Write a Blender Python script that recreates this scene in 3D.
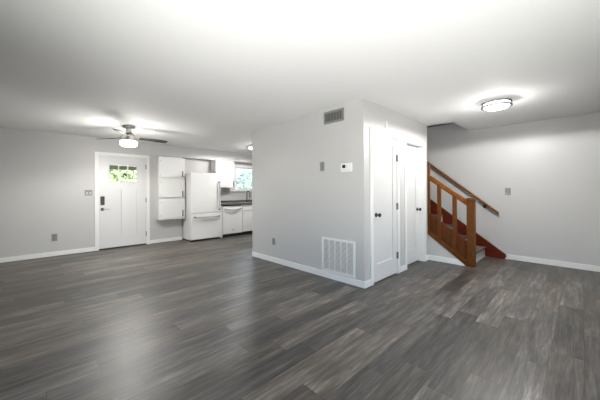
import bpy, bmesh, math, random
from mathutils import Vector, Matrix
PI = math.pi
S = bpy.context.scene
for o in list(bpy.data.objects):
    bpy.data.objects.remove(o)

# ---------------------------------------------------------------- camera
F_PX, YAW, Y0, CAM_H, ROLL = 273.83, math.radians(45.8027), 191.334, 1.2528, -0.00515
cd = bpy.data.cameras.new('camera'); cam = bpy.data.objects.new('camera', cd)
S.collection.objects.link(cam); S.camera = cam
cd.sensor_fit = 'HORIZONTAL'; cd.sensor_width = 36.0
cd.lens = 36.0 * F_PX / 600.0
cd.shift_y = -(200.0 - Y0) / 600.0
cd.clip_start = 0.05; cd.clip_end = 200
fw = Vector((math.cos(YAW), math.sin(YAW), 0)); rt = Vector((math.sin(YAW), -math.cos(YAW), 0)); up = Vector((0, 0, 1))
cx = math.cos(ROLL) * rt + math.sin(ROLL) * up
cy = -math.sin(ROLL) * rt + math.cos(ROLL) * up
cz = -fw
cam.matrix_world = Matrix(((cx.x, cy.x, cz.x, 0), (cx.y, cy.y, cz.y, 0), (cx.z, cy.z, cz.z, CAM_H), (0, 0, 0, 1)))

# ---------------------------------------------------------------- world, sun, daylight, exposure
S.view_settings.view_transform = 'Standard'
try: S.view_settings.look = 'None'
except Exception: pass
S.view_settings.gamma = 1.0
S.view_settings.use_curve_mapping = False
S.view_settings.exposure = 0.56
W = bpy.data.worlds.new('sky_world'); S.world = W; W.use_nodes = True
wn = W.node_tree.nodes; wl = W.node_tree.links; wn.clear()
sky = wn.new('ShaderNodeTexSky'); sky.sky_type = 'NISHITA'; sky.sun_disc = False
sky.sun_elevation = math.radians(48); sky.sun_rotation = math.radians(100); sky.air_density = 1.0; sky.dust_density = 2.0
bg = wn.new('ShaderNodeBackground'); bg.inputs['Strength'].default_value = 1.1
wo = wn.new('ShaderNodeOutputWorld'); wl.new(sky.outputs[0], bg.inputs[0]); wl.new(bg.outputs[0], wo.inputs[0])

def lamp(kind, name, energy, loc, target=None, size=None, size_y=None, color=(1, 1, 1)):
    l = bpy.data.lights.new(name, kind); l.energy = energy; l.color = color
    o = bpy.data.objects.new(name, l); S.collection.objects.link(o); o.location = loc
    if target is not None:
        o.rotation_euler = (Vector(target) - Vector(loc)).to_track_quat('-Z', 'Y').to_euler()
    if kind == 'AREA':
        l.shape = 'RECTANGLE'; l.size = size; l.size_y = size_y or size
    return o
sun = lamp('SUN', 'sun', 6.0, (10, -14, 22), (0, 0, 0), color=(1.0, 0.96, 0.9)); sun.data.angle = 0.02
# area lamps added outside two unseen windows, standing for daylight behind the photographer
BACK_DAY, SIDE_DAY = 12, 2
lamp('AREA', 'added_back_daylight', BACK_DAY, (1.9, -2.72, 1.25), (1.9, 0, 1.25), 2.3, 1.9, (1.0, 0.99, 0.985))
lamp('AREA', 'added_side_daylight', SIDE_DAY, (-1.72, 1.6, 1.3), (0, 1.6, 1.3), 1.7, 1.5, (1.0, 0.99, 0.985))
# the photographer's flash, fired up at the white ceiling from beside the camera
flash = lamp('SPOT', 'bounce_flash', 480, (-0.3, -0.25, 0.15), (1.65, 1.25, 2.44), color=(1.0, 0.985, 0.97)); flash.data.spot_size = math.radians(87); flash.data.spot_blend = 1.0; flash.data.shadow_soft_size = .2

# ---------------------------------------------------------------- materials
def mat(name, color, rough=0.5, metal=0.0, emis=None, estr=0.0, coat=0.0, spec=None):
    m = bpy.data.materials.new(name); m.use_nodes = True
    b = m.node_tree.nodes['Principled BSDF']
    b.inputs['Base Color'].default_value = (*color, 1); b.inputs['Roughness'].default_value = rough
    b.inputs['Metallic'].default_value = metal
    if spec is not None: b.inputs['Specular IOR Level'].default_value = spec
    if emis: b.inputs['Emission Color'].default_value = (*emis, 1); b.inputs['Emission Strength'].default_value = estr
    if coat: b.inputs['Coat Weight'].default_value = coat; b.inputs['Coat Roughness'].default_value = 0.1
    return m
def nodes(m): return m.node_tree.nodes, m.node_tree.links, m.node_tree.nodes['Principled BSDF']
def speckle(m, c0, c1, scale, bump=0.0, stretch=(1, 1, 1), detail=3.0):
    """fine procedural variation between two close tones, optional bump"""
    n, l, b = nodes(m)
    tc = n.new('ShaderNodeTexCoord'); mp = n.new('ShaderNodeMapping'); mp.inputs['Scale'].default_value = stretch
    nz = n.new('ShaderNodeTexNoise'); nz.inputs['Scale'].default_value = scale; nz.inputs['Detail'].default_value = detail
    rp = n.new('ShaderNodeValToRGB'); rp.color_ramp.elements[0].color = (*c0, 1); rp.color_ramp.elements[1].color = (*c1, 1)
    rp.color_ramp.elements[0].position = 0.3; rp.color_ramp.elements[1].position = 0.7
    l.new(tc.outputs['Object'], mp.inputs[0]); l.new(mp.outputs[0], nz.inputs['Vector']); l.new(nz.outputs['Fac'], rp.inputs[0])
    l.new(rp.outputs[0], b.inputs['Base Color'])
    if bump:
        bp = n.new('ShaderNodeBump'); bp.inputs['Strength'].default_value = bump; bp.inputs['Distance'].default_value = 0.002
        l.new(nz.outputs['Fac'], bp.inputs['Height']); l.new(bp.outputs[0], b.inputs['Normal'])
    return m
def dupe(c, k): return tuple(min(1, v * k) for v in c)
M = {}
def two(name, c, rough, scale=60, k=0.05, bump=0.05, stretch=(1, 1, 1), **kw):
    M[name] = speckle(mat(name, c, rough, **kw), dupe(c, 1 - k), dupe(c, 1 + k), scale, bump, stretch)
two('wall_paint', (0.56, 0.555, 0.55), 0.42, 90, 0.02, 0.08)
two('ceiling_paint', (0.84, 0.84, 0.83), 0.75, 70, 0.015, 0.1)
two('trim_white', (0.84, 0.84, 0.83), 0.35, 40, 0.01, 0.0)
two('door_white', (0.70, 0.70, 0.70), 0.33, 40, 0.01, 0.0)
two('appliance_white', (0.82, 0.82, 0.81), 0.25, 40, 0.01, 0.0)
two('cabinet_white', (0.80, 0.80, 0.79), 0.35, 40, 0.01, 0.0)
two('plate_grey', (0.26, 0.26, 0.255), 0.45, 120, 0.05, 0.0)
two('plate_light', (0.5, 0.5, 0.5), 0.4, 120, 0.03, 0.0)
two('vent_grey', (0.22, 0.223, 0.215), 0.5, 80, 0.05, 0.0)
two('vent_dark', (0.07, 0.071, 0.068), 0.7, 80, 0.1, 0.0)
two('plastic_white', (0.82, 0.82, 0.81), 0.4, 90, 0.01, 0.0)
two('black_metal', (0.015, 0.014, 0.013), 0.35, 90, 0.1, 0.0)
two('dark_bronze', (0.04, 0.038, 0.036), 0.4, 90, 0.1, 0.0)
two('screen_dark', (0.02, 0.025, 0.025), 0.15, 90, 0.1, 0.0)
two('nickel', (0.46, 0.44, 0.42), 0.28, 200, 0.04, 0.0, metal=1.0)
two('dark_nickel', (0.2, 0.19, 0.18), 0.35, 200, 0.04, 0.0, metal=1.0)
two('handle_grey', (0.5, 0.5, 0.5), 0.4, 200, 0.04, 0.0, metal=0.15)
two('countertop', (0.11, 0.11, 0.112), 0.3, 140, 0.35, 0.0)
two('kick_dark', (0.02, 0.018, 0.016), 0.6, 60, 0.1, 0.0)
two('fan_blade', (0.03, 0.028, 0.026), 0.5, 8, 0.3, 0.0, (1, 14, 14), spec=0.25)
two('oak_stain', (0.115, 0.036, 0.004), 0.42, 9, 0.35, 0.03, (14, 14, 1.4), spec=0.22)
two('oak_rail', (0.20, 0.064, 0.007), 0.36, 9, 0.3, 0.03, (14, 1.4, 3), spec=0.22)
two('red_stain', (0.105, 0.013, 0.0035), 0.42, 9, 0.35, 0.03, (14, 1.4, 6), spec=0.22)
two('panel_stain', (0.095, 0.024, 0.003), 0.45, 8, 0.35, 0.03, (14, 14, 1.4), spec=0.22)
two('riser_white', (0.74, 0.73, 0.71), 0.45, 40, 0.02, 0.0)
two('bark', (0.12, 0.08, 0.05), 0.9, 20, 0.4, 0.3, (4, 4, 0.6))
two('leaf_yellow', (0.42, 0.52, 0.2), 0.6, 3, 0.5, 0.0)
two('leaf_green', (0.55, 0.70, 0.58), 0.6, 3, 0.5, 0.0)
two('lawn_grass', (0.12, 0.15, 0.07), 0.9, 2, 0.4, 0.2)
two('concrete', (0.5, 0.48, 0.45), 0.85, 12, 0.1, 0.2)
two('porch_wood', (0.22, 0.17, 0.13), 0.7, 6, 0.2, 0.05, (1, 8, 8))
two('siding', (0.62, 0.62, 0.6), 0.7, 12, 0.05, 0.1)
M['lamp_glass'] = mat('lamp_glass', (0.9, 0.9, 0.88), 0.4, emis=(1.0, 0.97, 0.94), estr=5.0)
M['fan_lamp_glass'] = mat('fan_lamp_glass', (0.9, 0.9, 0.88), 0.4, emis=(1.0, 0.97, 0.93), estr=5)
M['kitchen_lamp_glass'] = mat('kitchen_lamp_glass', (0.9, 0.9, 0.88), 0.4, emis=(1.0, 0.97, 0.94), estr=5)
def glass_mat():
    m = bpy.data.materials.new('window_glass'); m.use_nodes = True
    n, l = m.node_tree.nodes, m.node_tree.links; n.clear()
    t = n.new('ShaderNodeBsdfTransparent'); g = n.new('ShaderNodeBsdfGlossy'); g.inputs['Roughness'].default_value = 0.02
    mx = n.new('ShaderNodeMixShader'); fr = n.new('ShaderNodeFresnel'); fr.inputs[0].default_value = 1.45
    o = n.new('ShaderNodeOutputMaterial'); t.inputs[0].default_value = (0.96, 0.97, 0.965, 1)
    l.new(fr.outputs[0], mx.inputs[0]); l.new(t.outputs[0], mx.inputs[1]); l.new(g.outputs[0], mx.inputs[2]); l.new(mx.outputs[0], o.inputs[0])
    return m
M['glass'] = glass_mat()

def plank_mat(name, length=1.22, width=0.182):
    """vinyl planks running along X: every plank gets its own tone, with long streaks"""
    m = mat(name, (0.1, 0.1, 0.1), 0.36); n, l, b = nodes(m)
    def math_(op, a, c=None):
        q = n.new('ShaderNodeMath'); q.operation = op
        for i, v in ((0, a), (1, c)):
            if v is None: continue
            if hasattr(v, 'is_output') or not isinstance(v, (int, float)): l.new(v, q.inputs[i])
            else: q.inputs[i].default_value = v
        return q.outputs[0]
    tc = n.new('ShaderNodeTexCoord'); sp = n.new('ShaderNodeSeparateXYZ'); l.new(tc.outputs['Object'], sp.inputs[0])
    vy = math_('DIVIDE', math_('ADD', sp.outputs[1], 20.03), width); row = math_('FLOOR', vy)
    wn_ = n.new('ShaderNodeTexWhiteNoise'); wn_.noise_dimensions = '1D'; l.new(row, wn_.inputs['W'])
    vx = math_('ADD', math_('DIVIDE', math_('ADD', sp.outputs[0], 20.0), length), math_('MULTIPLY', wn_.outputs['Value'], 7.3))
    colm = math_('FLOOR', vx)
    cb = n.new('ShaderNodeCombineXYZ'); l.new(row, cb.inputs[0]); l.new(colm, cb.inputs[1])
    w2 = n.new('ShaderNodeTexWhiteNoise'); w2.noise_dimensions = '2D'; l.new(cb.outputs[0], w2.inputs['Vector'])
    # streaks: noise stretched along the plank, shifted per plank
    off = n.new('ShaderNodeVectorMath'); off.operation = 'MULTIPLY_ADD'
    l.new(w2.outputs['Color'], off.inputs[0]); off.inputs[1].default_value = (30, 30, 30); 
    st = n.new('ShaderNodeVectorMath'); st.operation = 'MULTIPLY'; l.new(tc.outputs['Object'], st.inputs[0]); st.inputs[1].default_value = (2.1, 27, 1)
    l.new(st.outputs[0], off.inputs[2])
    nz = n.new('ShaderNodeTexNoise'); nz.inputs['Scale'].default_value = 1.0; nz.inputs['Detail'].default_value = 6; nz.inputs['Roughness'].default_value = 0.68; nz.inputs['Distortion'].default_value = 0.35
    l.new(off.outputs[0], nz.inputs['Vector'])
    st2 = n.new('ShaderNodeVectorMath'); st2.operation = 'MULTIPLY'; l.new(tc.outputs['Object'], st2.inputs[0]); st2.inputs[1].default_value = (1.6, 7, 1)
    off2 = n.new('ShaderNodeVectorMath'); off2.operation = 'MULTIPLY_ADD'; l.new(w2.outputs['Color'], off2.inputs[0]); off2.inputs[1].default_value = (17, 23, 9); l.new(st2.outputs[0], off2.inputs[2])
    nz2 = n.new('ShaderNodeTexNoise'); nz2.inputs['Scale'].default_value = 1.0; nz2.inputs['Detail'].default_value = 5; nz2.inputs['Distortion'].default_value = 0.6; l.new(off2.outputs[0], nz2.inputs['Vector'])
    rp = n.new('ShaderNodeValToRGB'); cr = rp.color_ramp
    cr.elements[0].position = 0.0; cr.elements[0].color = (0.022, 0.021, 0.0205, 1)
    cr.elements[1].position = 1.0; cr.elements[1].color = (0.30, 0.28, 0.26, 1)
    for p, c in ((0.3, (0.052, 0.049, 0.047)), (0.55, (0.098, 0.089, 0.081)), (0.78, (0.165, 0.153, 0.142))):
        e = cr.elements.new(p); e.color = (*c, 1)
    st3 = n.new('ShaderNodeVectorMath'); st3.operation = 'MULTIPLY'; l.new(tc.outputs['Object'], st3.inputs[0]); st3.inputs[1].default_value = (7, 130, 1)
    nz3 = n.new('ShaderNodeTexNoise'); nz3.inputs['Scale'].default_value = 1.0; nz3.inputs['Detail'].default_value = 4; l.new(st3.outputs[0], nz3.inputs['Vector'])
    fine = math_('MULTIPLY', math_('SUBTRACT', nz3.outputs['Fac'], 0.5), 0.7)
    mixv = math_('ADD', math_('ADD', fine, math_('MULTIPLY', w2.outputs['Value'], 0.36)), math_('ADD', math_('MULTIPLY', math_('SUBTRACT', nz.outputs['Fac'], 0.5), 1.55), math_('SUBTRACT', math_('MULTIPLY', nz2.outputs['Fac'], 0.85), 0.115)))
    l.new(mixv, rp.inputs[0])
    # warm / cool tint per plank
    hue = n.new('ShaderNodeMix'); hue.data_type = 'RGBA'; hue.blend_type = 'MULTIPLY'; hue.inputs['Factor'].default_value = 1.0
    tint = n.new('ShaderNodeValToRGB'); tint.color_ramp.elements[0].color = (0.98, 1.0, 1.0, 1); tint.color_ramp.elements[1].color = (1.08, 1.0, 0.89, 1)
    sepc = n.new('ShaderNodeSeparateColor'); l.new(w2.outputs['Color'], sepc.inputs[0]); l.new(sepc.outputs[1], tint.inputs[0])
    l.new(rp.outputs[0], hue.inputs['A']); l.new(tint.outputs[0], hue.inputs['B'])
    # seams
    fy = math_('FRACT', vy); fx = math_('FRACT', vx)
    ey = math_('LESS_THAN', math_('MINIMUM', fy, math_('SUBTRACT', 1.0, fy)), 0.012)
    ex = math_('LESS_THAN', math_('MINIMUM', fx, math_('SUBTRACT', 1.0, fx)), 0.0018)
    seam = math_('MAXIMUM', ey, ex)
    dk = n.new('ShaderNodeMix'); dk.data_type = 'RGBA'; l.new(math_('MULTIPLY', seam, 0.5), dk.inputs['Factor'])
    l.new(hue.outputs['Result'], dk.inputs['A']); dk.inputs['B'].default_value = (0.015, 0.014, 0.013, 1)
    l.new(dk.outputs['Result'], b.inputs['Base Color'])
    rr = math_('ADD', 0.32, math_('MULTIPLY', nz.outputs['Fac'], 0.2)); l.new(rr, b.inputs['Roughness'])
    bp = n.new('ShaderNodeBump'); bp.inputs['Strength'].default_value = 0.12; bp.inputs['Distance'].default_value = 0.002
    l.new(math_('SUBTRACT', nz.outputs['Fac'], math_('MULTIPLY', seam, 0.6)), bp.inputs['Height']); l.new(bp.outputs[0], b.inputs['Normal'])
    return m
M['floor_planks'] = plank_mat('floor_planks')

# ---------------------------------------------------------------- mesh builder
class MB:
    def __init__(self): self.bm = bmesh.new()
    def _merge(self, b2):
        me = bpy.data.meshes.new('tmp'); b2.to_mesh(me); b2.free(); self.bm.from_mesh(me); bpy.data.meshes.remove(me)
    def box(self, x0, x1, y0, y1, z0, z1, bev=0.0, seg=2, rot=None, pivot=None):
        b = bmesh.new(); bmesh.ops.create_cube(b, size=1.0)
        bmesh.ops.scale(b, vec=(abs(x1 - x0), abs(y1 - y0), abs(z1 - z0)), verts=b.verts)
        bmesh.ops.translate(b, vec=((x0 + x1) / 2, (y0 + y1) / 2, (z0 + z1) / 2), verts=b.verts)
        if bev: bmesh.ops.bevel(b, geom=b.edges[:], offset=bev, segments=seg, profile=0.5, affect='EDGES')
        if rot is not None: bmesh.ops.rotate(b, cent=pivot or ((x0 + x1) / 2, (y0 + y1) / 2, (z0 + z1) / 2), matrix=rot, verts=b.verts)
        self._merge(b); return self
    def prism(self, poly, axis, a, c, bev=0.0):
        """poly: 2-D outline; axis 'x': (y,z), 'y': (x,z), 'z': (x,y)"""
        b = bmesh.new()
        def P(u, v, t): return {'x': (t, u, v), 'y': (u, t, v), 'z': (u, v, t)}[axis]
        vs = [b.verts.new(P(u, v, a)) for u, v in poly]; f = b.faces.new(vs)
        r = bmesh.ops.extrude_face_region(b, geom=[f]); d = Vector(P(0, 0, c)) - Vector(P(0, 0, a))
        bmesh.ops.translate(b, vec=d, verts=[g for g in r['geom'] if isinstance(g, bmesh.types.BMVert)])
        bmesh.ops.recalc_face_normals(b, faces=b.faces)
        if bev: bmesh.ops.bevel(b, geom=b.edges[:], offset=bev, segments=2, profile=0.5, affect='EDGES')
        self._merge(b); return self
    def lathe(self, prof, c, axis='z', seg=32):
        """prof: (radius, height) pairs revolved about an axis through c"""
        b = bmesh.new(); rings = []
        for r, h in prof:
            ring = []
            for k in range(seg):
                t = 2 * PI * k / seg; u, v = r * math.cos(t), r * math.sin(t)
                p = {'z': (u, v, h), 'y': (u, h, v), 'x': (h, u, v)}[axis]
                ring.append(b.verts.new((c[0] + p[0], c[1] + p[1], c[2] + p[2])))
            rings.append(ring)
        for A, B in zip(rings, rings[1:]):
            for k in range(seg): b.faces.new((A[k], A[(k + 1) % seg], B[(k + 1) % seg], B[k]))
        b.faces.new(rings[0]); b.faces.new(rings[-1])
        bmesh.ops.remove_doubles(b, verts=b.verts, dist=1e-5)
        bmesh.ops.recalc_face_normals(b, faces=b.faces); self._merge(b); return self
    def tube(self, pts, r, seg=12):
        b = bmesh.new(); pts = [Vector(p) for p in pts]; rings = []; ref = None
        for i, p in enumerate(pts):
            d = (pts[min(i + 1, len(pts) - 1)] - pts[max(i - 1, 0)]).normalized()
            if ref is None: ref = d.orthogonal().normalized()
            u = (ref - d * ref.dot(d)).normalized(); ref = u; v = d.cross(u)
            rr = r[i] if isinstance(r, (list, tuple)) else r
            rings.append([b.verts.new(p + rr * (math.cos(2 * PI * k / seg) * u + math.sin(2 * PI * k / seg) * v)) for k in range(seg)])
        for A, B in zip(rings, rings[1:]):
            for k in range(seg): b.faces.new((A[k], A[(k + 1) % seg], B[(k + 1) % seg], B[k]))
        b.faces.new(rings[0]); b.faces.new(rings[-1])
        bmesh.ops.recalc_face_normals(b, faces=b.faces); self._merge(b); return self
    def torus(self, c, R, r, seg=40, n=8):
        b = bmesh.new(); rings = []
        for k in range(seg):
            t = 2 * PI * k / seg
            rings.append([b.verts.new((c[0] + (R + r * math.cos(2 * PI * j / n)) * math.cos(t), c[1] + (R + r * math.cos(2 * PI * j / n)) * math.sin(t), c[2] + r * math.sin(2 * PI * j / n))) for j in range(n)])
        for k in range(seg):
            A, B = rings[k], rings[(k + 1) % seg]
            for j in range(n): b.faces.new((A[j], B[j], B[(j + 1) % n], A[(j + 1) % n]))
        bmesh.ops.recalc_face_normals(b, faces=b.faces); self._merge(b); return self
    def build(self, name, material, parent=None, loc=None, smooth=False):
        org = Vector(loc) if loc is not None else Vector((0, 0, 0))
        base = Vector((0, 0, 0)); p = parent
        while p is not None: base += p.location; p = p.parent
        bmesh.ops.translate(self.bm, vec=-(base + org), verts=self.bm.verts)
        if smooth:
            for f in self.bm.faces: f.smooth = True
            for e in self.bm.edges:
                if len(e.link_faces) == 2 and e.calc_face_angle(0) > math.radians(38): e.smooth = False
        me = bpy.data.meshes.new(name); self.bm.to_mesh(me); self.bm.free()
        me.materials.append(M[material]); o = bpy.data.objects.new(name, me); S.collection.objects.link(o)
        o.location = org
        if parent is not None: o.parent = parent
        return o
def tag(o, label, cat, group=None, kind=None):
    o['label'] = label; o['category'] = cat
    if group: o['group'] = group
    if kind: o['kind'] = kind
    return o
def thing(name, loc, label, cat, group=None, kind=None):
    o = bpy.data.objects.new(name, None); S.collection.objects.link(o); o.location = loc; o.empty_display_size = 0.1
    return tag(o, label, cat, group, kind)
def struct(name, mb, material, label, cat): return tag(mb.build(name, material), label, cat, None, 'structure')

# ---------------------------------------------------------------- dimensions (metres; camera above the origin)
H = 2.44
XB, YB = 3.048, 1.953            # corner of the closet block: its left face X=XB, its door face Y=YB
XE, YE = 5.12, 4.47              # far ends of the closet block
XR = 6.183                       # wall behind the stairs
YL, YR, YK = 7.27, 7.31, 7.56    # entry wall, its niche by the cabinet, kitchen wall
X0, Y00 = -1.6, -2.6             # walls behind the photographer

# ---------------------------------------------------------------- setting
struct('floor', MB().box(X0 - .1, XR + .1, Y00 - .1, YK + .1, -0.12, 0), 'floor_planks', 'grey brown wood plank floor across the whole room', 'floor')
OX, OY0, OY1 = 5.31, 1.555, 4.75   # stairwell opening in the ceiling
cl = MB()
cl.box(X0 - .1, OX, Y00 - .1, YK + .1, H, H + .2); cl.box(OX, XR + .1, Y00 - .1, OY0, H, H + .2); cl.box(OX, XR + .1, OY1, YK + .1, H, H + .2)
struct('ceiling', cl, 'ceiling_paint', 'smooth white ceiling with an opening above the stairs', 'ceiling')
# entry wall with the front door opening
DX0, DX1, DZ = 1.0, 1.935, 2.062
w = MB()
w.box(X0 - .1, DX0, YL, YL + .15, 0, H); w.box(DX1, 2.03, YL, YL + .15, 0, H); w.box(DX0, DX1, YL, YL + .15, DZ, H)
w.box(2.03, 2.79, YR, YR + .15, 0, H)
struct('wall_left', w, 'wall_paint', 'light grey entry wall holding the white front door', 'wall')
# kitchen wall with window
KX0, KX1, KZ0, KZ1 = 4.545, 5.47, 1.315, 2.015
w = MB()
w.box(2.72, 2.79, YR + .15, YK + .15, 0, H)
w.box(2.79, KX0, YK, YK + .15, 0, H); w.box(KX1, XR + .1, YK, YK + .15, 0, H)
w.box(KX0, KX1, YK, YK + .15, 0, KZ0); w.box(KX0, KX1, YK, YK + .15, KZ1, H)
struct('wall_kitchen', w, 'wall_paint', 'grey kitchen wall behind the fridge and sink window', 'wall')
w = MB(); w.box(2.03, 2.79, YL, YR + .02, 2.16, H); w.box(2.79, XR, YL, YK, 2.16, H)
struct('wall_soffit', w, 'wall_paint', 'grey soffit band below the ceiling above fridge and kitchen cabinets', 'soffit')
w = MB(); w.box(XR, XR + .12, Y00 - .1, YK + .15, 0, H); w.box(XR, XR + .12, 1.3, 5.0, H, 4.9)
struct('wall_right', w, 'wall_paint', 'long light grey wall running behind the staircase', 'wall')
# closet block
A0, A1, B0, B1, DT = 3.252, 3.945, 4.252, 4.955, 2.035
w = MB()
w.box(XB, XB + .1, YB, YE, 0, H)
w.box(XB + .1, A0, YB, YB + .12, 0, H); w.box(A1, B0, YB, YB + .12, 0, H); w.box(B1, XE, YB, YB + .12, 0, H)
w.box(A0, A1, YB, YB + .12, DT, H); w.box(B0, B1, YB, YB + .12, DT, H)
w.box(XB + .1, XE, YE - .1, YE, 0, H)
struct('wall_partition', w, 'wall_paint', 'grey block of walls in the middle holding two white doors and a big grille', 'wall')
w = MB(); w.box(XE - .08, XE + .02, YB + .12, OY1, 0, H)
w.prism([(1.36, 0), (YB + .2, 0), (YB + .2, .62), (1.36, .02)], 'x', XE + .018, XE + .05)
struct('wall_stair', w, 'wall_paint', 'grey triangle of wall under the wooden stair panels', 'wall')
w = MB()
w.box(OX - .1, OX, OY0, OY1, H, 4.9); w.box(OX - .1, XR, OY0 - .1, OY0, H + .2, 4.9); w.box(XE + .02, XR, OY1, OY1 + .1, 0, 4.9); w.box(OX - .1, XR + .12, OY0 - .1, OY1 + .1, 4.9, 5.0)
struct('wall_stairwell', w, 'wall_paint', 'shaded upper walls seen through the ceiling opening over the stairs', 'wall')
# walls behind the photographer, with window openings added to light the room
w = MB(); a, b_, c, d = .75, 3.05, .3, 2.2
w.box(X0 - .1, a, Y00 - .1, Y00, 0, H); w.box(b_, XR + .1, Y00 - .1, Y00, 0, H); w.box(a, b_, Y00 - .1, Y00, 0, c); w.box(a, b_, Y00 - .1, Y00, d, H)
struct('wall_back', w, 'wall_paint', 'grey wall behind the photographer with an added wide window', 'wall')
w = MB(); w.box(X0 - .1, X0, Y00, .75, 0, H); w.box(X0 - .1, X0, 2.45, YL, 0, H); w.box(X0 - .1, X0, .75, 2.45, 0, .55); w.box(X0 - .1, X0, .75, 2.45, 2.05, H)
struct('wall_side', w, 'wall_paint', 'grey wall left of the photographer with an added window', 'wall')

# baseboards
BH, BT = .088, .014
def bb(name, boxes, label):
    m = MB()
    for q in boxes: m.box(*q, bev=.004)
    struct(name, m, 'trim_white', label, 'baseboard')
bb('baseboard_left', [(X0, .945, YL - BT, YL, 0, BH), (2.005, 2.03, YL - BT, YL, 0, BH), (2.03, 2.79, YR - BT, YR, 0, BH)], 'white baseboard along the entry wall')
bb('baseboard_right', [(XR - BT, XR, Y00, 1.0, 0, BH)], 'white baseboard along the wall behind the stairs')
bb('baseboard_partition', [(XB - BT, XB, YB - BT, YE, 0, BH), (XB, 3.188, YB - BT, YB, 0, BH), (4.012, 4.188, YB - BT, YB, 0, BH), (5.025, XE + .01, YB - BT, YB, 0, BH)], 'white baseboard around the middle wall block')
m = MB().prism([(1.36, 0), (YB, 0), (YB, BH), (1.46, BH)], 'x', XE + .006, XE + .018)
struct('baseboard_stair', m, 'trim_white', 'short white baseboard under the stair panels', 'baseboard')

# ---------------------------------------------------------------- doors
def casing(mb, x0, x1, zt, y, wd=.064, t=.018):
    mb.box(x0 - wd, x0, y - t, y, 0, zt + wd, bev=.003); mb.box(x1, x1 + wd, y - t, y, 0, zt + wd, bev=.003); mb.box(x0, x1, y - t, y, zt, zt + wd, bev=.003)
def panel_leaf(mb, x0, x1, y, z0, z1, holes, t=.042, inset=.014):
    """slab front at y with sunk panels; holes: (x0,x1,z0,z1)"""
    xs = sorted({x0, x1, *[h[0] for h in holes], *[h[1] for h in holes]}); zs = sorted({z0, z1, *[h[2] for h in holes], *[h[3] for h in holes]})
    for i in range(len(xs) - 1):
        for k in range(len(zs) - 1):
            cxm, czm = (xs[i] + xs[i + 1]) / 2, (zs[k] + zs[k + 1]) / 2
            inside = [h for h in holes if h[0] < cxm < h[1] and h[2] < czm < h[3]]
            if inside and len(inside[0]) > 4: continue                       # a glazed hole
            mb.box(xs[i], xs[i + 1], y + (inset if inside else 0), y + t, zs[k], zs[k + 1])
    bmesh.ops.remove_doubles(mb.bm, verts=mb.bm.verts, dist=1e-5)
    return mb
# front door
fd = thing('door_1', (1.47, YL, 0), 'white front door with three small panes and a dark keypad lock', 'door', None, 'structure')
m = MB(); casing(m, DX0, DX1, DZ, YL, .066); m.build('door_frame', 'trim_white', fd)
m = MB(); m.box(DX0, DX0 + .008, YL, YL + .14, 0, DZ); m.box(DX1 - .008, DX1, YL, YL + .14, 0, DZ); m.box(DX0, DX1, YL, YL + .14, DZ - .008, DZ); m.build('door_jamb', 'trim_white', fd)
L0, L1, LY = DX0 + .01, DX1 - .01, YL + .008
m = panel_leaf(MB(), L0, L1, LY, .03, DZ - .01, [(1.215, 1.425, .27, 1.315), (1.52, 1.73, .27, 1.315), (1.2, 1.735, 1.495, 1.865, 'glass')])
leaf = m.build('door_leaf', 'door_white', fd)
m = MB()
for q in ((1.2, 1.735, 1.48, 1.497), (1.2, 1.735, 1.863, 1.88), (1.185, 1.202, 1.48, 1.88), (1.733, 1.75, 1.48, 1.88)): m.box(q[0], q[1], LY - .012, LY + .01, q[2], q[3], bev=.004)
m.build('window_frame', 'door_white', leaf)
MB().box(1.2, 1.735, LY + .018, LY + .024, 1.495, 1.865).build('glass_pane', 'glass', leaf)
for xx in (1.378, 1.557): MB().box(xx - .009, xx + .009, LY, LY + .04, 1.495, 1.865).build('muntin', 'door_white', leaf)
MB().box(DX0 + .005, DX1 - .005, YL - .005, YL + .12, 0, .022, bev=.004).build('threshold', 'kick_dark', fd)
for zz in (1.855, 1.064, .263):
    MB().box(L1 - .004, L1 + .018, LY - .018, LY + .002, zz - .055, zz + .055, bev=.003).build('hinge', 'dark_nickel', fd)
k = MB().box(1.037, 1.109, LY - .028, LY, .975, 1.165, bev=.008).build('keypad_lock', 'dark_bronze', leaf); k['label'] = 'dark keypad lock'
m = MB().lathe([(.0, 0), (.032, 0), (.034, -.008), (.03, -.016), (.012, -.02), (.012, -.05), (0, -.05)], (1.072, LY, .885), 'y', 24)
k = m.build('handle_rosette', 'dark_bronze', leaf, smooth=True)
m = MB().tube([(1.068, LY - .05, .885), (1.09, LY - .052, .887), (1.14, LY - .055, .89), (1.195, LY - .05, .887)], [.011, .011, .009, .008]); m.build('door_lever', 'nickel', leaf, smooth=True)

def knob(parent, x, y, z):
    m = MB().lathe([(0, 0), (.031, 0), (.031, -.006), (.026, -.011), (.011, -.014), (.010, -.034), (.02, -.04), (.0275, -.052), (.0265, -.064), (.017, -.073), (0, -.075)], (x, y, z), 'y', 28)
    k = m.build('door_knob', 'black_metal', parent, smooth=True); k['label'] = 'round black door knob'
def closet_door(name, x0, x1, label, recess, knob_x, hinges):
    d = thing(name, ((x0 + x1) / 2, YB, 0), label, 'door', None, 'structure')
    m = MB(); casing(m, x0, x1, DT, YB, .064); m.build('door_frame', 'trim_white', d)
    m = MB(); m.box(x0, x0 + .006, YB, YB + .12, 0, DT); m.box(x1 - .006, x1, YB, YB + .12, 0, DT); m.box(x0, x1, YB, YB + .12, DT - .006, DT); m.build('door_jamb', 'trim_white', d)
    a0, a1 = x0 + .009, x1 - .009; y = YB + recess
    s = .108
    lf = panel_leaf(MB(), a0, a1, y, .014, DT - .009, [(a0 + s, a1 - s, .25, DT - .13)]).build('door_leaf', 'door_white', d)
    knob(lf, knob_x, y, .925)
    for zz in hinges: MB().box(a1 - .004, a1 + .016, YB - .022, YB + .004, zz - .05, zz + .05, bev=.003).build('hinge', 'dark_nickel', d)
closet_door('door_2', A0, A1, 'white single panel closet door nearest the corner, black knob on its left', .003, 3.345, (1.745, 1.02, .28))
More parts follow.
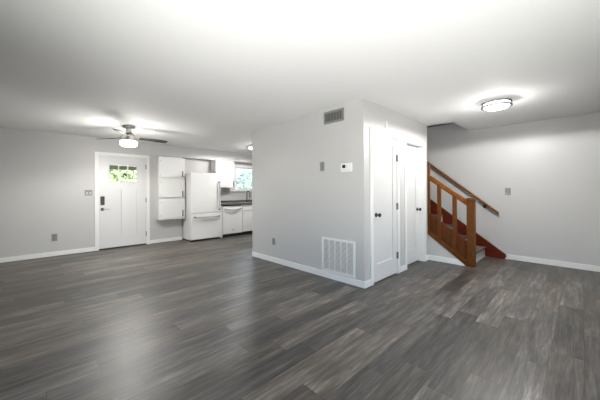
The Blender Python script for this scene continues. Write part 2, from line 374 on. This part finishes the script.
closet_door('door_3', B0, B1, 'white single panel door next to the stairs, black knob on its right', .085, 4.875, ())

# ---------------------------------------------------------------- windows
kw = thing('window_1', (5.0, YK, KZ0), 'bright kitchen window above the sink', 'window', None, 'structure')
m = MB(); t = .066
m.box(KX0 - t, KX0, YK - .02, YK, KZ0 - .03, KZ1 + t); m.box(KX1, KX1 + t, YK - .02, YK, KZ0 - .03, KZ1 + t); m.box(KX0 - t, KX1 + t, YK - .02, YK, KZ1, KZ1 + t)
m.build('window_frame', 'trim_white', kw)
MB().box(4.31, KX1 + .12, YK - .06, YK + .03, KZ0 - .055, KZ0 - .028, bev=.004).build('window_sill', 'trim_white', kw)
m = MB()
for q in ((KX0, KX1, KZ0 - .028, KZ0 + .025), (KX0, KX1, KZ1 - .025, KZ1), (KX0, KX1, 1.655, 1.685)): m.box(q[0], q[1], YK + .03, YK + .065, q[2], q[3])
for xx in (KX0, KX1 - .03): m.box(xx, xx + .03, YK + .03, YK + .065, KZ0, KZ1)
m.build('window_sash', 'trim_white', kw)
MB().box(KX0 + .02, KX1 - .02, YK + .045, YK + .05, KZ0, KZ1).build('glass_pane', 'glass', kw)
def rear_window(name, label, boxes, pane):  # unseen windows, added for the light they let in
    wd = thing(name, (pane[0], pane[2], pane[4]), label, 'window', None, 'structure'); m = MB()
    for q in boxes: m.box(*q)
    m.build('window_frame', 'trim_white', wd); MB().box(*pane).build('glass_pane', 'glass', wd)
rear_window('window_2', 'wide white framed unseen window added behind the photographer for its light', [(.7, .8, Y00 - .08, Y00 + .02, .25, 2.25), (3.0, 3.1, Y00 - .08, Y00 + .02, .25, 2.25), (.8, 3.0, Y00 - .08, Y00 + .02, .25, .35), (.8, 3.0, Y00 - .08, Y00 + .02, 2.15, 2.25), (1.88, 1.92, Y00 - .07, Y00 - .02, .35, 2.15)], (.8, 3.0, Y00 - .05, Y00 - .044, .35, 2.15))
rear_window('window_3', 'white framed unseen window added left of the photographer for its light', [(X0 - .08, X0 + .02, .7, .8, .5, 2.1), (X0 - .08, X0 + .02, 2.4, 2.5, .5, 2.1), (X0 - .08, X0 + .02, .8, 2.4, .5, .6), (X0 - .08, X0 + .02, .8, 2.4, 2.0, 2.1)], (X0 - .05, X0 - .044, .8, 2.4, .6, 2.0))

# ---------------------------------------------------------------- staircase
R_, G_ = .187, .252                      # rise and going
YS, XS0, XS1 = 1.285, XE + .07, XR - .03
st = thing('staircase', (5.65, YS, 0), 'wooden staircase with grey treads, panelled side and square newel post', 'staircase')
for i in range(13):
    y0 = YS + i * G_; z1 = (i + 1) * R_
    MB().box(XS0, XS1, y0, y0 + .02, i * R_, z1 - .028).build('riser', 'riser_white', st)
    MB().box(XS0, XS1, y0 - .025, y0 + G_ + .02, z1 - .028, z1, bev=.006).build('tread', 'floor_planks', st)
SL = R_ / G_
def zl(y, c): return c + SL * (y - YS)
# skirting board against the wall
yend = 4.6
m = MB().prism([(.985, 0), (YS + .3, 0), (yend, zl(yend, -.2)), (yend, zl(yend, .325)), (.972, .075), (.957, .045)], 'x', XR - .028, XR - .001, bev=.003)
k = m.build('wall_skirt', 'red_stain', st); k['label'] = 'dark red stained skirt board along the wall'
m = MB().tube([(XR - .016, .965, .07), (XR - .016, yend, zl(yend, .33))], .014, 8); m.build('skirt_cap', 'oak_stain', st, smooth=True)
# side: newel, bottom stringer, stiles, panels, handrail
NX0, NX1, NY0, NY1 = 5.115, 5.215, 1.215, 1.325
nw = MB().box(NX0, NX1, NY0, NY1, 0, 1.10, bev=.004).build('newel_post', 'oak_stain', st)
m = MB().box(NX0 - .012, NX1 + .012, NY0 - .012, NY1 + .012, 1.085, 1.115, bev=.008)
m.box(NX0 - .004, NX1 + .004, NY0 - .004, NY1 + .004, 1.115, 1.13, bev=.006); m.build('newel_cap', 'oak_stain', nw)
PX0, PX1 = XE + .02, XE + .07
def zb(y): return .0 + .742 * (y - 1.326)             # lower edge of the stringer
m = MB().prism([(NY1, 0), (1.335, 0), (2.06, zb(2.06)), (2.06, zb(2.06) + .085), (NY1, .085)], 'x', PX0 - .012, PX1, bev=.003)
m.build('stringer', 'oak_stain', st)
for a, c in ((NY1, 1.486), (1.545, 1.734), (1.792, 1.925)):
    lo, hi = .07, .402
    m = MB().prism([(a, zb(a) + lo), (c, zb(c) + lo), (c, zb(c) + hi), (a, zb(a) + hi)], 'x', PX0 + .012, PX1 - .008)
    p = m.build('side_panel', 'panel_stain', st)
    e = .032
    m = MB().prism([(a + e, zb(a + e) + lo + .04), (c - e, zb(c - e) + lo + .04), (c - e, zb(c - e) + hi - .035), (a + e, zb(a + e) + hi - .035)], 'x', PX0 + .004, PX0 + .013, bev=.003)
    m.build('raised_field', 'panel_stain', p)
def zh(y): return 1.11 + .738 * (y - 1.343)           # top of handrail
for a, c in ((1.486, 1.545), (1.734, 1.792)):
    MB().prism([(a, zb(a) + .05), (c, zb(c) + .05), (c, zh(c) - .06), (a, zh(a) - .06)], 'x', PX0 - .004, PX1 - .004, bev=.003).build('baluster', 'oak_stain', st)
MB().prism([(1.925, zb(1.925) + .02), (1.972, zb(1.972) + .02), (1.972, 1.745), (1.925, 1.745)], 'x', PX0 - .006, PX1, bev=.003).build('end_post', 'oak_stain', st)
ya, yb_ = NY1 - .002, 1.935
m = MB().prism([(ya, zh(ya) - .055), (yb_, zh(yb_) - .055), (yb_, zh(yb_)), (ya, zh(ya))], 'x', PX0 - .012, PX1 + .004, bev=.008); m.build('handrail', 'oak_rail', st)
m = MB().prism([(ya, zh(ya) - .10), (yb_, zh(yb_) - .10), (yb_, zh(yb_) - .055), (ya, zh(ya) - .055)], 'x', PX0 + .002, PX1 - .008, bev=.003); m.build('top_rail', 'oak_rail', st)
# handrail on the wall
wr = thing('wall_handrail', (XR, 1.7, 1.3), 'thin wooden handrail fixed to the grey wall above the stairs', 'handrail')
def zr(y): return .832 + .82 * (y - 1.062)
m = MB().prism([(1.062, zr(1.062) - .024), (3.2, zr(3.2) - .024), (3.2, zr(3.2) + .024), (1.062, zr(1.062) + .024)], 'x', XR - .092, XR - .05, bev=.011); m.build('rail', 'oak_rail', wr, smooth=True)
for yy in (1.29, 2.7):
    m = MB().lathe([(0, -.002), (.03, -.002), (.03, -.008), (.0, -.008)], (XR, yy, zr(yy) - .075), 'x', 16)
    m.tube([(XR - .006, yy, zr(yy) - .075), (XR - .05, yy, zr(yy) - .08), (XR - .07, yy, zr(yy) - .05), (XR - .071, yy, zr(yy) - .018)], .009, 8); m.build('bracket', 'black_metal', wr, smooth=True)

# ---------------------------------------------------------------- kitchen
fr = thing('refrigerator', (3.2, 7.1, 0), 'white bottom freezer refrigerator with grey bar handles', 'refrigerator')
FX0, FX1, FY = 2.805, 3.615, 6.77
MB().box(FX0 + .004, FX1 - .004, FY + .075, 7.50, .03, 1.725, bev=.008).build('body', 'appliance_white', fr)
MB().box(FX0 + .02, FX1 - .02, FY + .05, 7.45, 0, .035).build('base_grille', 'kick_dark', fr)
MB().box(FX0, FX1, FY, FY + .07, .715, 1.74, bev=.012, seg=3).build('fridge_door', 'appliance_white', fr)
fz = MB().box(FX0, FX1, FY, FY + .07, .045, .70, bev=.012, seg=3).build('freezer_drawer', 'appliance_white', fr)
dr = fr.children[2] if fr.children[2].name.startswith('fridge_door') else fr
hx = FX1 - .06
h = MB().tube([(hx, FY - .045, .80), (hx, FY - .05, .95), (hx, FY - .05, 1.35), (hx, FY - .045, 1.50)], .017).build('door_handle', 'handle_grey', dr, smooth=True); h['label'] = 'grey vertical bar handle'
for zz in (.785, 1.51): MB().lathe([(0, .0), (.015, 0), (.017, -.05), (.015, -.062), (0, -.062)], (hx, FY, zz), 'y', 16).build('handle_mount', 'dark_bronze', h, smooth=True)
h = MB().tube([(FX0 + .09, FY - .045, .615), (FX0 + .25, FY - .055, .607), (FX1 - .25, FY - .055, .607), (FX1 - .09, FY - .045, .615)], .018).build('drawer_handle', 'handle_grey', fz, smooth=True); h['label'] = 'grey horizontal bar handle'
for xx in (FX0 + .08, FX1 - .08): MB().lathe([(0, .0), (.015, 0), (.017, -.05), (.015, -.062), (0, -.062)], (xx, FY, .617), 'y', 16).build('handle_mount', 'dark_bronze', h, smooth=True)

dw = thing('dishwasher', (4.0, 7.1, 0), 'white dishwasher with a curved bar handle beside the fridge', 'dishwasher')
DW0, DW1, DF = 3.685, 4.302, 6.81
MB().box(DW0 + .01, DW1 - .01, DF + .04, 7.5, .08, .868).build('body', 'kick_dark', dw)
d_ = MB().box(DW0, DW1, DF, DF + .04, .085, .852, bev=.006).build('dishwasher_door', 'appliance_white', dw)
pts = []
for i in range(13):
    u = i / 12; pts.append((DW0 + .05 + u * (DW1 - DW0 - .1), DF - .012 - .04 * math.sin(PI * u), .785 - .035 * math.sin(PI * u)))
MB().tube(pts, .018).build('bar_handle', 'handle_grey', d_, smooth=True)
MB().lathe([(0, 0), (.017, 0), (.017, -.003), (0, -.003)], (4.0, DF, .19), 'y', 20).build('emblem', 'dark_bronze', d_)
MB().box(DW0 + .01, DW1 - .01, DF + .06, DF + .5, 0, .082).build('kick_plate', 'kick_dark', dw)

bc = thing('base_cabinet', (4.8, 7.1, 0), 'white base cabinet below the kitchen sink', 'cabinet', 'kitchen cabinets')
MB().box(4.308, 5.5, DF + .045, 7.52, .09, .87).build('body', 'cabinet_white', bc)
MB().box(4.32, 5.49, DF + .07, 7.5, 0, .092).build('kick_plate', 'kick_dark', bc)
for a, c in ((4.318, 4.895), (4.905, 5.49)):
    MB().box(a, c, DF, DF + .022, .715, .852, bev=.004).build('drawer_front', 'cabinet_white', bc)
    MB().box(a, c, DF, DF + .022, .10, .70, bev=.004).build('cabinet_door', 'cabinet_white', bc)
fl = MB().box(3.625, 3.68, DF + .01, 7.52, 0, .875).build('cabinet_panel', 'cabinet_white', None, (3.65, 7.1, 0))
tag(fl, 'narrow white upright panel between fridge and dishwasher', 'panel')
ct = thing('countertop', (4.5, 7.1, .88), 'dark grey kitchen countertop with low splashback below the window', 'countertop')
MB().box(3.625, 5.52, DF - .03, YK - .002, .880, .93, bev=.006).build('worktop', 'countertop', ct)
MB().box(3.625, 5.52, YK - .022, YK - .002, .93, .985, bev=.003).build('splashback', 'countertop', ct)
fc = thing('faucet', (4.86, 7.42, .93), 'dark gooseneck kitchen faucet standing on the countertop', 'faucet')
pts = [(4.86, 7.42, .94), (4.86, 7.42, 1.15)] + [(4.86, 7.42 - .085 + .085 * math.cos(t), 1.18 + .085 * math.sin(t)) for t in [PI * j / 10 for j in range(11)]] + [(4.86, 7.25, 1.13)]
MB().tube(pts, .013).build('spout', 'dark_bronze', fc, smooth=True)
MB().lathe([(0, .93), (.03, .93), (.03, .94), (.02, .96), (.018, 1.0), (0, 1.0)], (4.86, 7.42, 0), 'z', 20).build('base', 'dark_bronze', fc, smooth=True)
MB().lathe([(0, 1.06), (.016, 1.06), (.018, 1.1), (.015, 1.14), (0, 1.14)], (4.86, 7.25, 0), 'z', 16).build('spray_head', 'dark_bronze', fc, smooth=True)
MB().tube([(4.88, 7.42, .975), (4.93, 7.41, .99), (4.965, 7.40, 1.01)], .007, 8).build('lever', 'dark_bronze', fc, smooth=True)

def bar_pull(parent, x, y, z0, z1):
    m = MB().tube([(x, y - .03, z0), (x, y - .03, z1)], .011, 10)
    for zz in (z0 + .015, z1 - .015): m.tube([(x, y, zz), (x, y - .03, zz)], .006, 8)
    m.build('handle', 'dark_bronze', parent, smooth=True)
uc = thing('upper_cabinet', (4.0, 7.4, 1.37), 'white kitchen wall cabinet between fridge and window', 'cabinet', 'kitchen cabinets')
MB().box(3.72, 4.315, 7.272, YK - .004, 1.37, 2.155).build('body', 'cabinet_white', uc)
d_ = MB().box(3.735, 4.305, 7.25, 7.271, 1.38, 2.12, bev=.004).build('cabinet_door', 'cabinet_white', uc); bar_pull(d_, 4.27, 7.25, 1.39, 1.56)

wc = thing('wall_cabinet', (2.465, YR, .57), 'tall shallow white cabinet hung on the wall between front door and fridge', 'cabinet', 'kitchen cabinets')
CX0, CX1, CY = 2.155, 2.782, 7.07
MB().box(CX0, CX1, CY + .04, YR - .002, .60, 2.115, bev=.002).build('body', 'cabinet_white', wc)
MB().box(CX0 - .004, CX1, CY + .012, YR - .002, .575, .60, bev=.003).build('bottom_ledge', 'cabinet_white', wc)
for z0, z1, h0 in ((1.608, 2.105, 1.625), (1.116, 1.585, 1.13), (.61, 1.093, .64)):
    d_ = MB().box(CX0 + .004, CX1 - .008, CY, CY + .019, z0, z1, bev=.003).build('cabinet_door', 'cabinet_white', wc)
    bar_pull(d_, CX1 - .075, CY, h0, h0 + .15)
    for zz in (z0 + .07, z1 - .09): MB().box(CX0 + .035, CX0 + .05, CY - .005, CY + .001, zz - .02, zz + .02, bev=.002).build('hinge', 'plate_light', d_)

# ---------------------------------------------------------------- ceiling lights and fan
def flush_light(x, y, label, strength_mat, watts, k=1.0, q_=1.0):
    t = thing('ceiling_light', (x, y, H), label, 'ceiling light', 'round flush ceiling lights')
    MB().lathe([(0, H - .001 * q_), (.15 * k, H - .001 * q_), (.15 * k, H - .02 * q_), (0, H - .02 * q_)], (x, y, 0), 'z', 40).build('mount_plate', 'plastic_white', t, smooth=True)
    MB().lathe([(.125 * k, H - .02 * q_), (.138 * k, H - .024 * q_), (.142 * k, H - .075 * q_), (.132 * k, H - .092 * q_), (.10 * k, H - .104 * q_), (.05 * k, H - .11 * q_), (0, H - .111 * q_)], (x, y, 0), 'z', 48).build('diffuser', strength_mat, t, smooth=True)
    b_ = lamp('POINT', 'ceiling_light_bulb', watts * .7, (x, y, H - .165 * q_)); b_.data.shadow_soft_size = .1; b_.data.color = (1.0, .975, .95)
    d_ = lamp('SPOT', 'ceiling_light_downlight', watts * 7, (x, y, H - .115 * q_), (x, y, 0)); d_.data.spot_size = math.radians(178); d_.data.spot_blend = .12; d_.data.shadow_soft_size = .1; d_.data.color = (1.0, .975, .95)
    r = MB().torus((x, y, H - .03 * q_), .158 * k, .010).build('ring', 'dark_nickel', t, smooth=True); r['label'] = 'upper metal ring'
    r = MB().torus((x, y, H - .075 * q_), .162 * k, .012).build('ring', 'dark_nickel', t, smooth=True); r['label'] = 'lower metal ring'
    for q in range(3):
        a_ = 2 * PI * q / 3 + .35
        MB().tube([(x + .158 * k * math.cos(a_), y + .158 * k * math.sin(a_), H - .03 * q_), (x + .158 * k * math.cos(a_), y + .158 * k * math.sin(a_), H - .075 * q_)], .005, 8).build('strut', 'nickel', t)
flush_light(4.41, .785, 'lit round ceiling light with two metal rings near the stairs', 'lamp_glass', 18)
flush_light(4.17, 6.0, 'lit round ceiling light in the kitchen, partly behind the middle wall', 'kitchen_lamp_glass', 15, 1.15, .62)

FCX, FCY = 1.225, 5.655
fan = thing('ceiling_fan', (FCX, FCY, H), 'three blade ceiling fan with lit lamp and brushed metal motor in front of the door', 'ceiling fan')
MB().lathe([(0, H - .001), (.10, H - .001), (.10, H - .025), (.085, H - .04), (0, H - .042)], (FCX, FCY, 0), 'z', 36).build('canopy', 'dark_nickel', fan, smooth=True)
MB().lathe([(.05, H - .04), (.045, H - .07), (.05, H - .11), (.07, H - .15), (0, H - .15)], (FCX, FCY, 0), 'z', 32).build('neck', 'nickel', fan, smooth=True)
MB().lathe([(0, 2.30), (.07, 2.30), (.09, 2.285), (.115, 2.24), (.128, 2.20), (.132, 2.17), (.12, 2.165), (0, 2.165)], (FCX, FCY, 0), 'z', 40).build('motor_housing', 'nickel', fan, smooth=True)
MB().lathe([(.12, 2.168), (.135, 2.16), (.137, 2.12), (.128, 2.092), (.10, 2.075), (.05, 2.066), (0, 2.065)], (FCX, FCY, 0), 'z', 40).build('lamp_bowl', 'fan_lamp_glass', fan, smooth=True)
d_ = lamp('SPOT', 'fan_downlight', 82, (FCX, FCY, 2.055), (FCX, FCY, 0)); d_.data.spot_size = math.radians(172); d_.data.spot_blend = .35; d_.data.shadow_soft_size = .1; d_.data.color = (1.0, .97, .93)
b_ = lamp('POINT', 'fan_bulb', 35, (FCX, FCY, 1.98)); b_.data.shadow_soft_size = .22; b_.data.color = (1.0, .97, .93)
for deg in (3, 123, 243):
    R = Matrix.Rotation(math.radians(deg), 4, 'Z'); b = MB()
    out = []
    for i in range(9):
        u = i / 8; out.append((.17 + .49 * u, (.048 + .018 * min(1, u * 1.6)) * (1 if i < 8 else .75)))
    poly = [(p, q) for p, q in out] + [(p, -q) for p, q in reversed(out)]
    b.prism(poly, 'z', -.004, .004, bev=.002)
    b.bm.transform(Matrix.Translation((FCX, FCY, 2.235)) @ R @ Matrix.Rotation(math.radians(-12), 4, 'X'))
    bl = b.build('blade', 'fan_blade', fan)
    b = MB().box(.10, .235, -.022, .022, .004, .012, bev=.003)
    b.bm.transform(Matrix.Translation((FCX, FCY, 2.235)) @ R @ Matrix.Rotation(math.radians(-12), 4, 'X'))
    b.build('blade_iron', 'nickel', bl)

# ---------------------------------------------------------------- things fixed to the walls
def plate_on(name, axis, u0, u1, z0, z1, wall, label, cat, parts, group=None, t=.008):
    """axis 'x': plate on a wall X=wall facing -X (u is Y); 'y': on a wall Y=wall facing -Y (u is X)"""
    uc_, zc = (u0 + u1) / 2, (z0 + z1) / 2
    r = thing(name, (wall, uc_, zc) if axis == 'x' else (uc_, wall, zc), label, cat, group)
    def bx(a, c, e, f, d0, d1, nm, mt, bev=.002, par=r):
        m = MB()
        if axis == 'x': m.box(wall - d1, wall - d0, a, c, e, f, bev=bev)
        else: m.box(a, c, wall - d1, wall - d0, e, f, bev=bev)
        return m.build(nm, mt, par)
    bx(u0, u1, z0, z1, 0, t, 'cover_plate', 'plate_grey', .003)
    for nm, mt, fu0, fu1, fz0, fz1, dd in parts:
        bx(u0 + fu0 * (u1 - u0), u0 + fu1 * (u1 - u0), z0 + fz0 * (z1 - z0), z0 + fz1 * (z1 - z0), t * .6, t + dd, nm, mt, .001)
    return r
SW, OU = 'grey light switches', 'grey wall outlets'
plate_on('light_switch', 'y', .768, .896, 1.187, 1.304, YL, 'grey double light switch on the wall just left of the front door', 'light switch', [('rocker', 'plate_light', .14, .42, .2, .62, .006), ('rocker', 'plate_light', .58, .86, .2, .62, .006)], SW)
plate_on('wall_outlet', 'y', .25, .335, .295, .437, YL, 'grey outlet low on the entry wall left of the front door', 'outlet', [('socket', 'vent_grey', .25, .75, .56, .86, .003), ('socket', 'vent_grey', .25, .75, .14, .44, .003)], OU)
plate_on('light_switch', 'x', 2.622, 2.70, 1.55, 1.684, XB, 'grey switch plate on the middle wall left of the thermostat', 'light switch', [('rocker', 'vent_grey', .3, .7, .22, .78, .004)], SW)
plate_on('wall_outlet', 'x', 3.767, 3.846, .308, .425, XB, 'grey outlet low on the middle wall left of the big grille', 'outlet', [('socket', 'vent_grey', .25, .75, .56, .86, .003), ('socket', 'vent_grey', .25, .75, .14, .44, .003)], OU)
plate_on('light_switch', 'x', .893, .978, 1.165, 1.297, XR, 'grey double switch plate on the right wall beyond the handrail', 'light switch', [('rocker', 'vent_grey', .12, .42, .25, .75, .004), ('rocker', 'vent_grey', .58, .88, .25, .75, .004), ('indicator', 'plastic_white', .68, .8, .16, .25, .004)], SW)
# thermostat
th = thing('thermostat', (XB, 2.215, 1.57), 'white thermostat with small dark screen on the middle wall', 'thermostat')
MB().box(XB - .03, XB, 2.125, 2.305, 1.508, 1.634, bev=.012, seg=3).build('housing', 'plastic_white', th, smooth=True)
MB().box(XB - .0315, XB - .029, 2.222, 2.276, 1.565, 1.608, bev=.0005).build('display', 'screen_dark', th)
MB().box(XB - .032, XB - .029, 2.196, 2.206, 1.572, 1.602, bev=.0005).build('button', 'plate_light', th)
MB().box(XB - .0315, XB - .029, 2.16, 2.285, 1.537, 1.541).build('trim_line', 'plate_light', th)
# small white box above the closet door
tag(MB().box(3.59, 3.635, YB - .025, YB, 2.155, 2.25, bev=.006).build('wall_box', 'plastic_white', None, (3.61, YB, 2.2)), 'tiny white box high on the wall above the closet door', 'sensor')
# supply vent
sv = thing('supply_vent', (XB, 2.44, 2.31), 'grey air vent high on the middle wall near the ceiling', 'vent')
V0, V1, U0, U1 = 2.262, 2.62, 2.222, 2.397
m = MB(); e = .03
for q in ((V0, V1, U0, U0 + e), (V0, V1, U1 - e, U1), (V0, V0 + e, U0 + e, U1 - e), (V1 - e, V1, U0 + e, U1 - e)): m.box(XB - .012, XB, *q, bev=.002)
m.build('frame', 'vent_grey', sv)
MB().box(XB - .003, XB - .0005, V0 + e, V1 - e, U0 + e, U1 - e).build('backing', 'vent_dark', sv)
m = MB()
for i in range(11):
    y = V0 + e + (i + .5) * (V1 - V0 - 2 * e) / 11
    m.box(XB - .011, XB - .003, y - .0035, y + .0035, U0 + e, U1 - e)
m.build('louvers', 'vent_grey', sv)
# return grille: five columns of slots
rg = thing('return_grille', (XB, 2.375, .34), 'large white return air grille low on the middle wall', 'grille')
V0, V1, U0, U1 = 2.085, 2.665, .096, .585; e = .032
m = MB()
for q in ((V0, V1, U0, U0 + e), (V0, V1, U1 - e, U1), (V0, V0 + e, U0 + e, U1 - e), (V1 - e, V1, U0 + e, U1 - e)): m.box(XB - .016, XB, *q, bev=.003)
m.build('frame', 'trim_white', rg)
MB().box(XB - .002, XB - .0005, V0 + e, V1 - e, U0 + e, U1 - e).build('backing', 'vent_dark', rg)
cw = (V1 - V0 - 2 * e) / 5
m = MB()
for i in range(1, 5):
    y = V0 + e + i * cw; m.box(XB - .013, XB - .002, y - .0055, y + .0055, U0 + e, U1 - e)
m.build('mullions', 'trim_white', rg)
m = MB(); n_ = 26; rot = Matrix.Rotation(math.radians(35), 3, 'Y')
for i in range(n_):
    z = U0 + e + (i + .5) * (U1 - U0 - 2 * e) / n_
    m.box(XB - .0135, XB - .0025, V0 + e, V1 - e, z - .0052, z + .0034)
m.build('louvers', 'trim_white', rg)

# ---------------------------------------------------------------- outdoors, seen through the panes
struct('ground', MB().box(-25, 30, -25, 40, -.6, -.3), 'lawn_grass', 'green lawn outside the house', 'lawn')
pr = thing('porch', (1.6, 8.3, -.3), 'covered front porch outside the front door', 'porch', None, 'structure')
MB().box(-.6, 4.0, YK + .16, 9.4, -.3, -.05).build('porch_deck', 'concrete', pr)
m = MB().box(-.8, 4.2, 9.05, 9.2, 1.90, 2.0); m.build('porch_beam', 'porch_wood', pr)
MB().box(-.8, 4.2, YK + .16, 9.0, 2.3, 2.4).build('porch_roof', 'siding', pr)
for xx in (-.5, 3.8): MB().box(xx - .06, xx + .06, 9.06, 9.18, -.05, 1.90).build('porch_post', 'trim_white', pr)
def tree(x, y, h, r, leaf_mat, label, seed, n=2600):
    rnd = random.Random(seed); t = thing('tree', (x, y, -.3), label, 'tree', 'trees outside the windows')
    m = MB().tube([(x, y, -.3), (x + .05, y, h * .3), (x - .03, y + .05, h * .6), (x, y, h * .8)], [.16, .13, .09, .04], 10)
    for q in range(5):
        a_ = 2 * PI * q / 5 + rnd.random(); z = h * (.3 + .08 * q)
        m.tube([(x, y, z), (x + .4 * r * math.cos(a_), y + .4 * r * math.sin(a_), z + .35 * r), (x + .75 * r * math.cos(a_), y + .75 * r * math.sin(a_), z + .6 * r)], [.06, .04, .015], 6)
    m.build('trunk', 'bark', t, smooth=True)
    b = MB(); bm = b.bm; cz_ = h * .62
    lobes = [(x + rnd.uniform(-.55, .55) * r, y + rnd.uniform(-.55, .55) * r, cz_ + rnd.uniform(-.6, .6) * h * .36, rnd.uniform(.4, .65) * r) for _ in range(12)]
    for _ in range(n):
        lx, ly, lz, lr = rnd.choice(lobes)
        v = Vector((rnd.gauss(0, 1), rnd.gauss(0, 1), rnd.gauss(0, 1))).normalized() * lr * rnd.random() ** .4
        c = Vector((lx, ly, lz)) + v; s = rnd.uniform(.06, .13)
        u = Vector((rnd.gauss(0, 1), rnd.gauss(0, 1), rnd.gauss(0, 1))).normalized(); w_ = u.orthogonal().normalized()
        bm.faces.new([bm.verts.new(c + u * s), bm.verts.new(c + w_ * s * .5), bm.verts.new(c - u * s), bm.verts.new(c - w_ * s * .5)])
    b.build('foliage', leaf_mat, t)
tree(2.6, 12.5, 4.2, 2.0, 'leaf_yellow', 'yellow green leafy tree outside the front door', 3, 4200)
tree(8.0, 12.4, 3.6, 2.3, 'leaf_green', 'green leafy tree outside the kitchen window', 7, 6000)
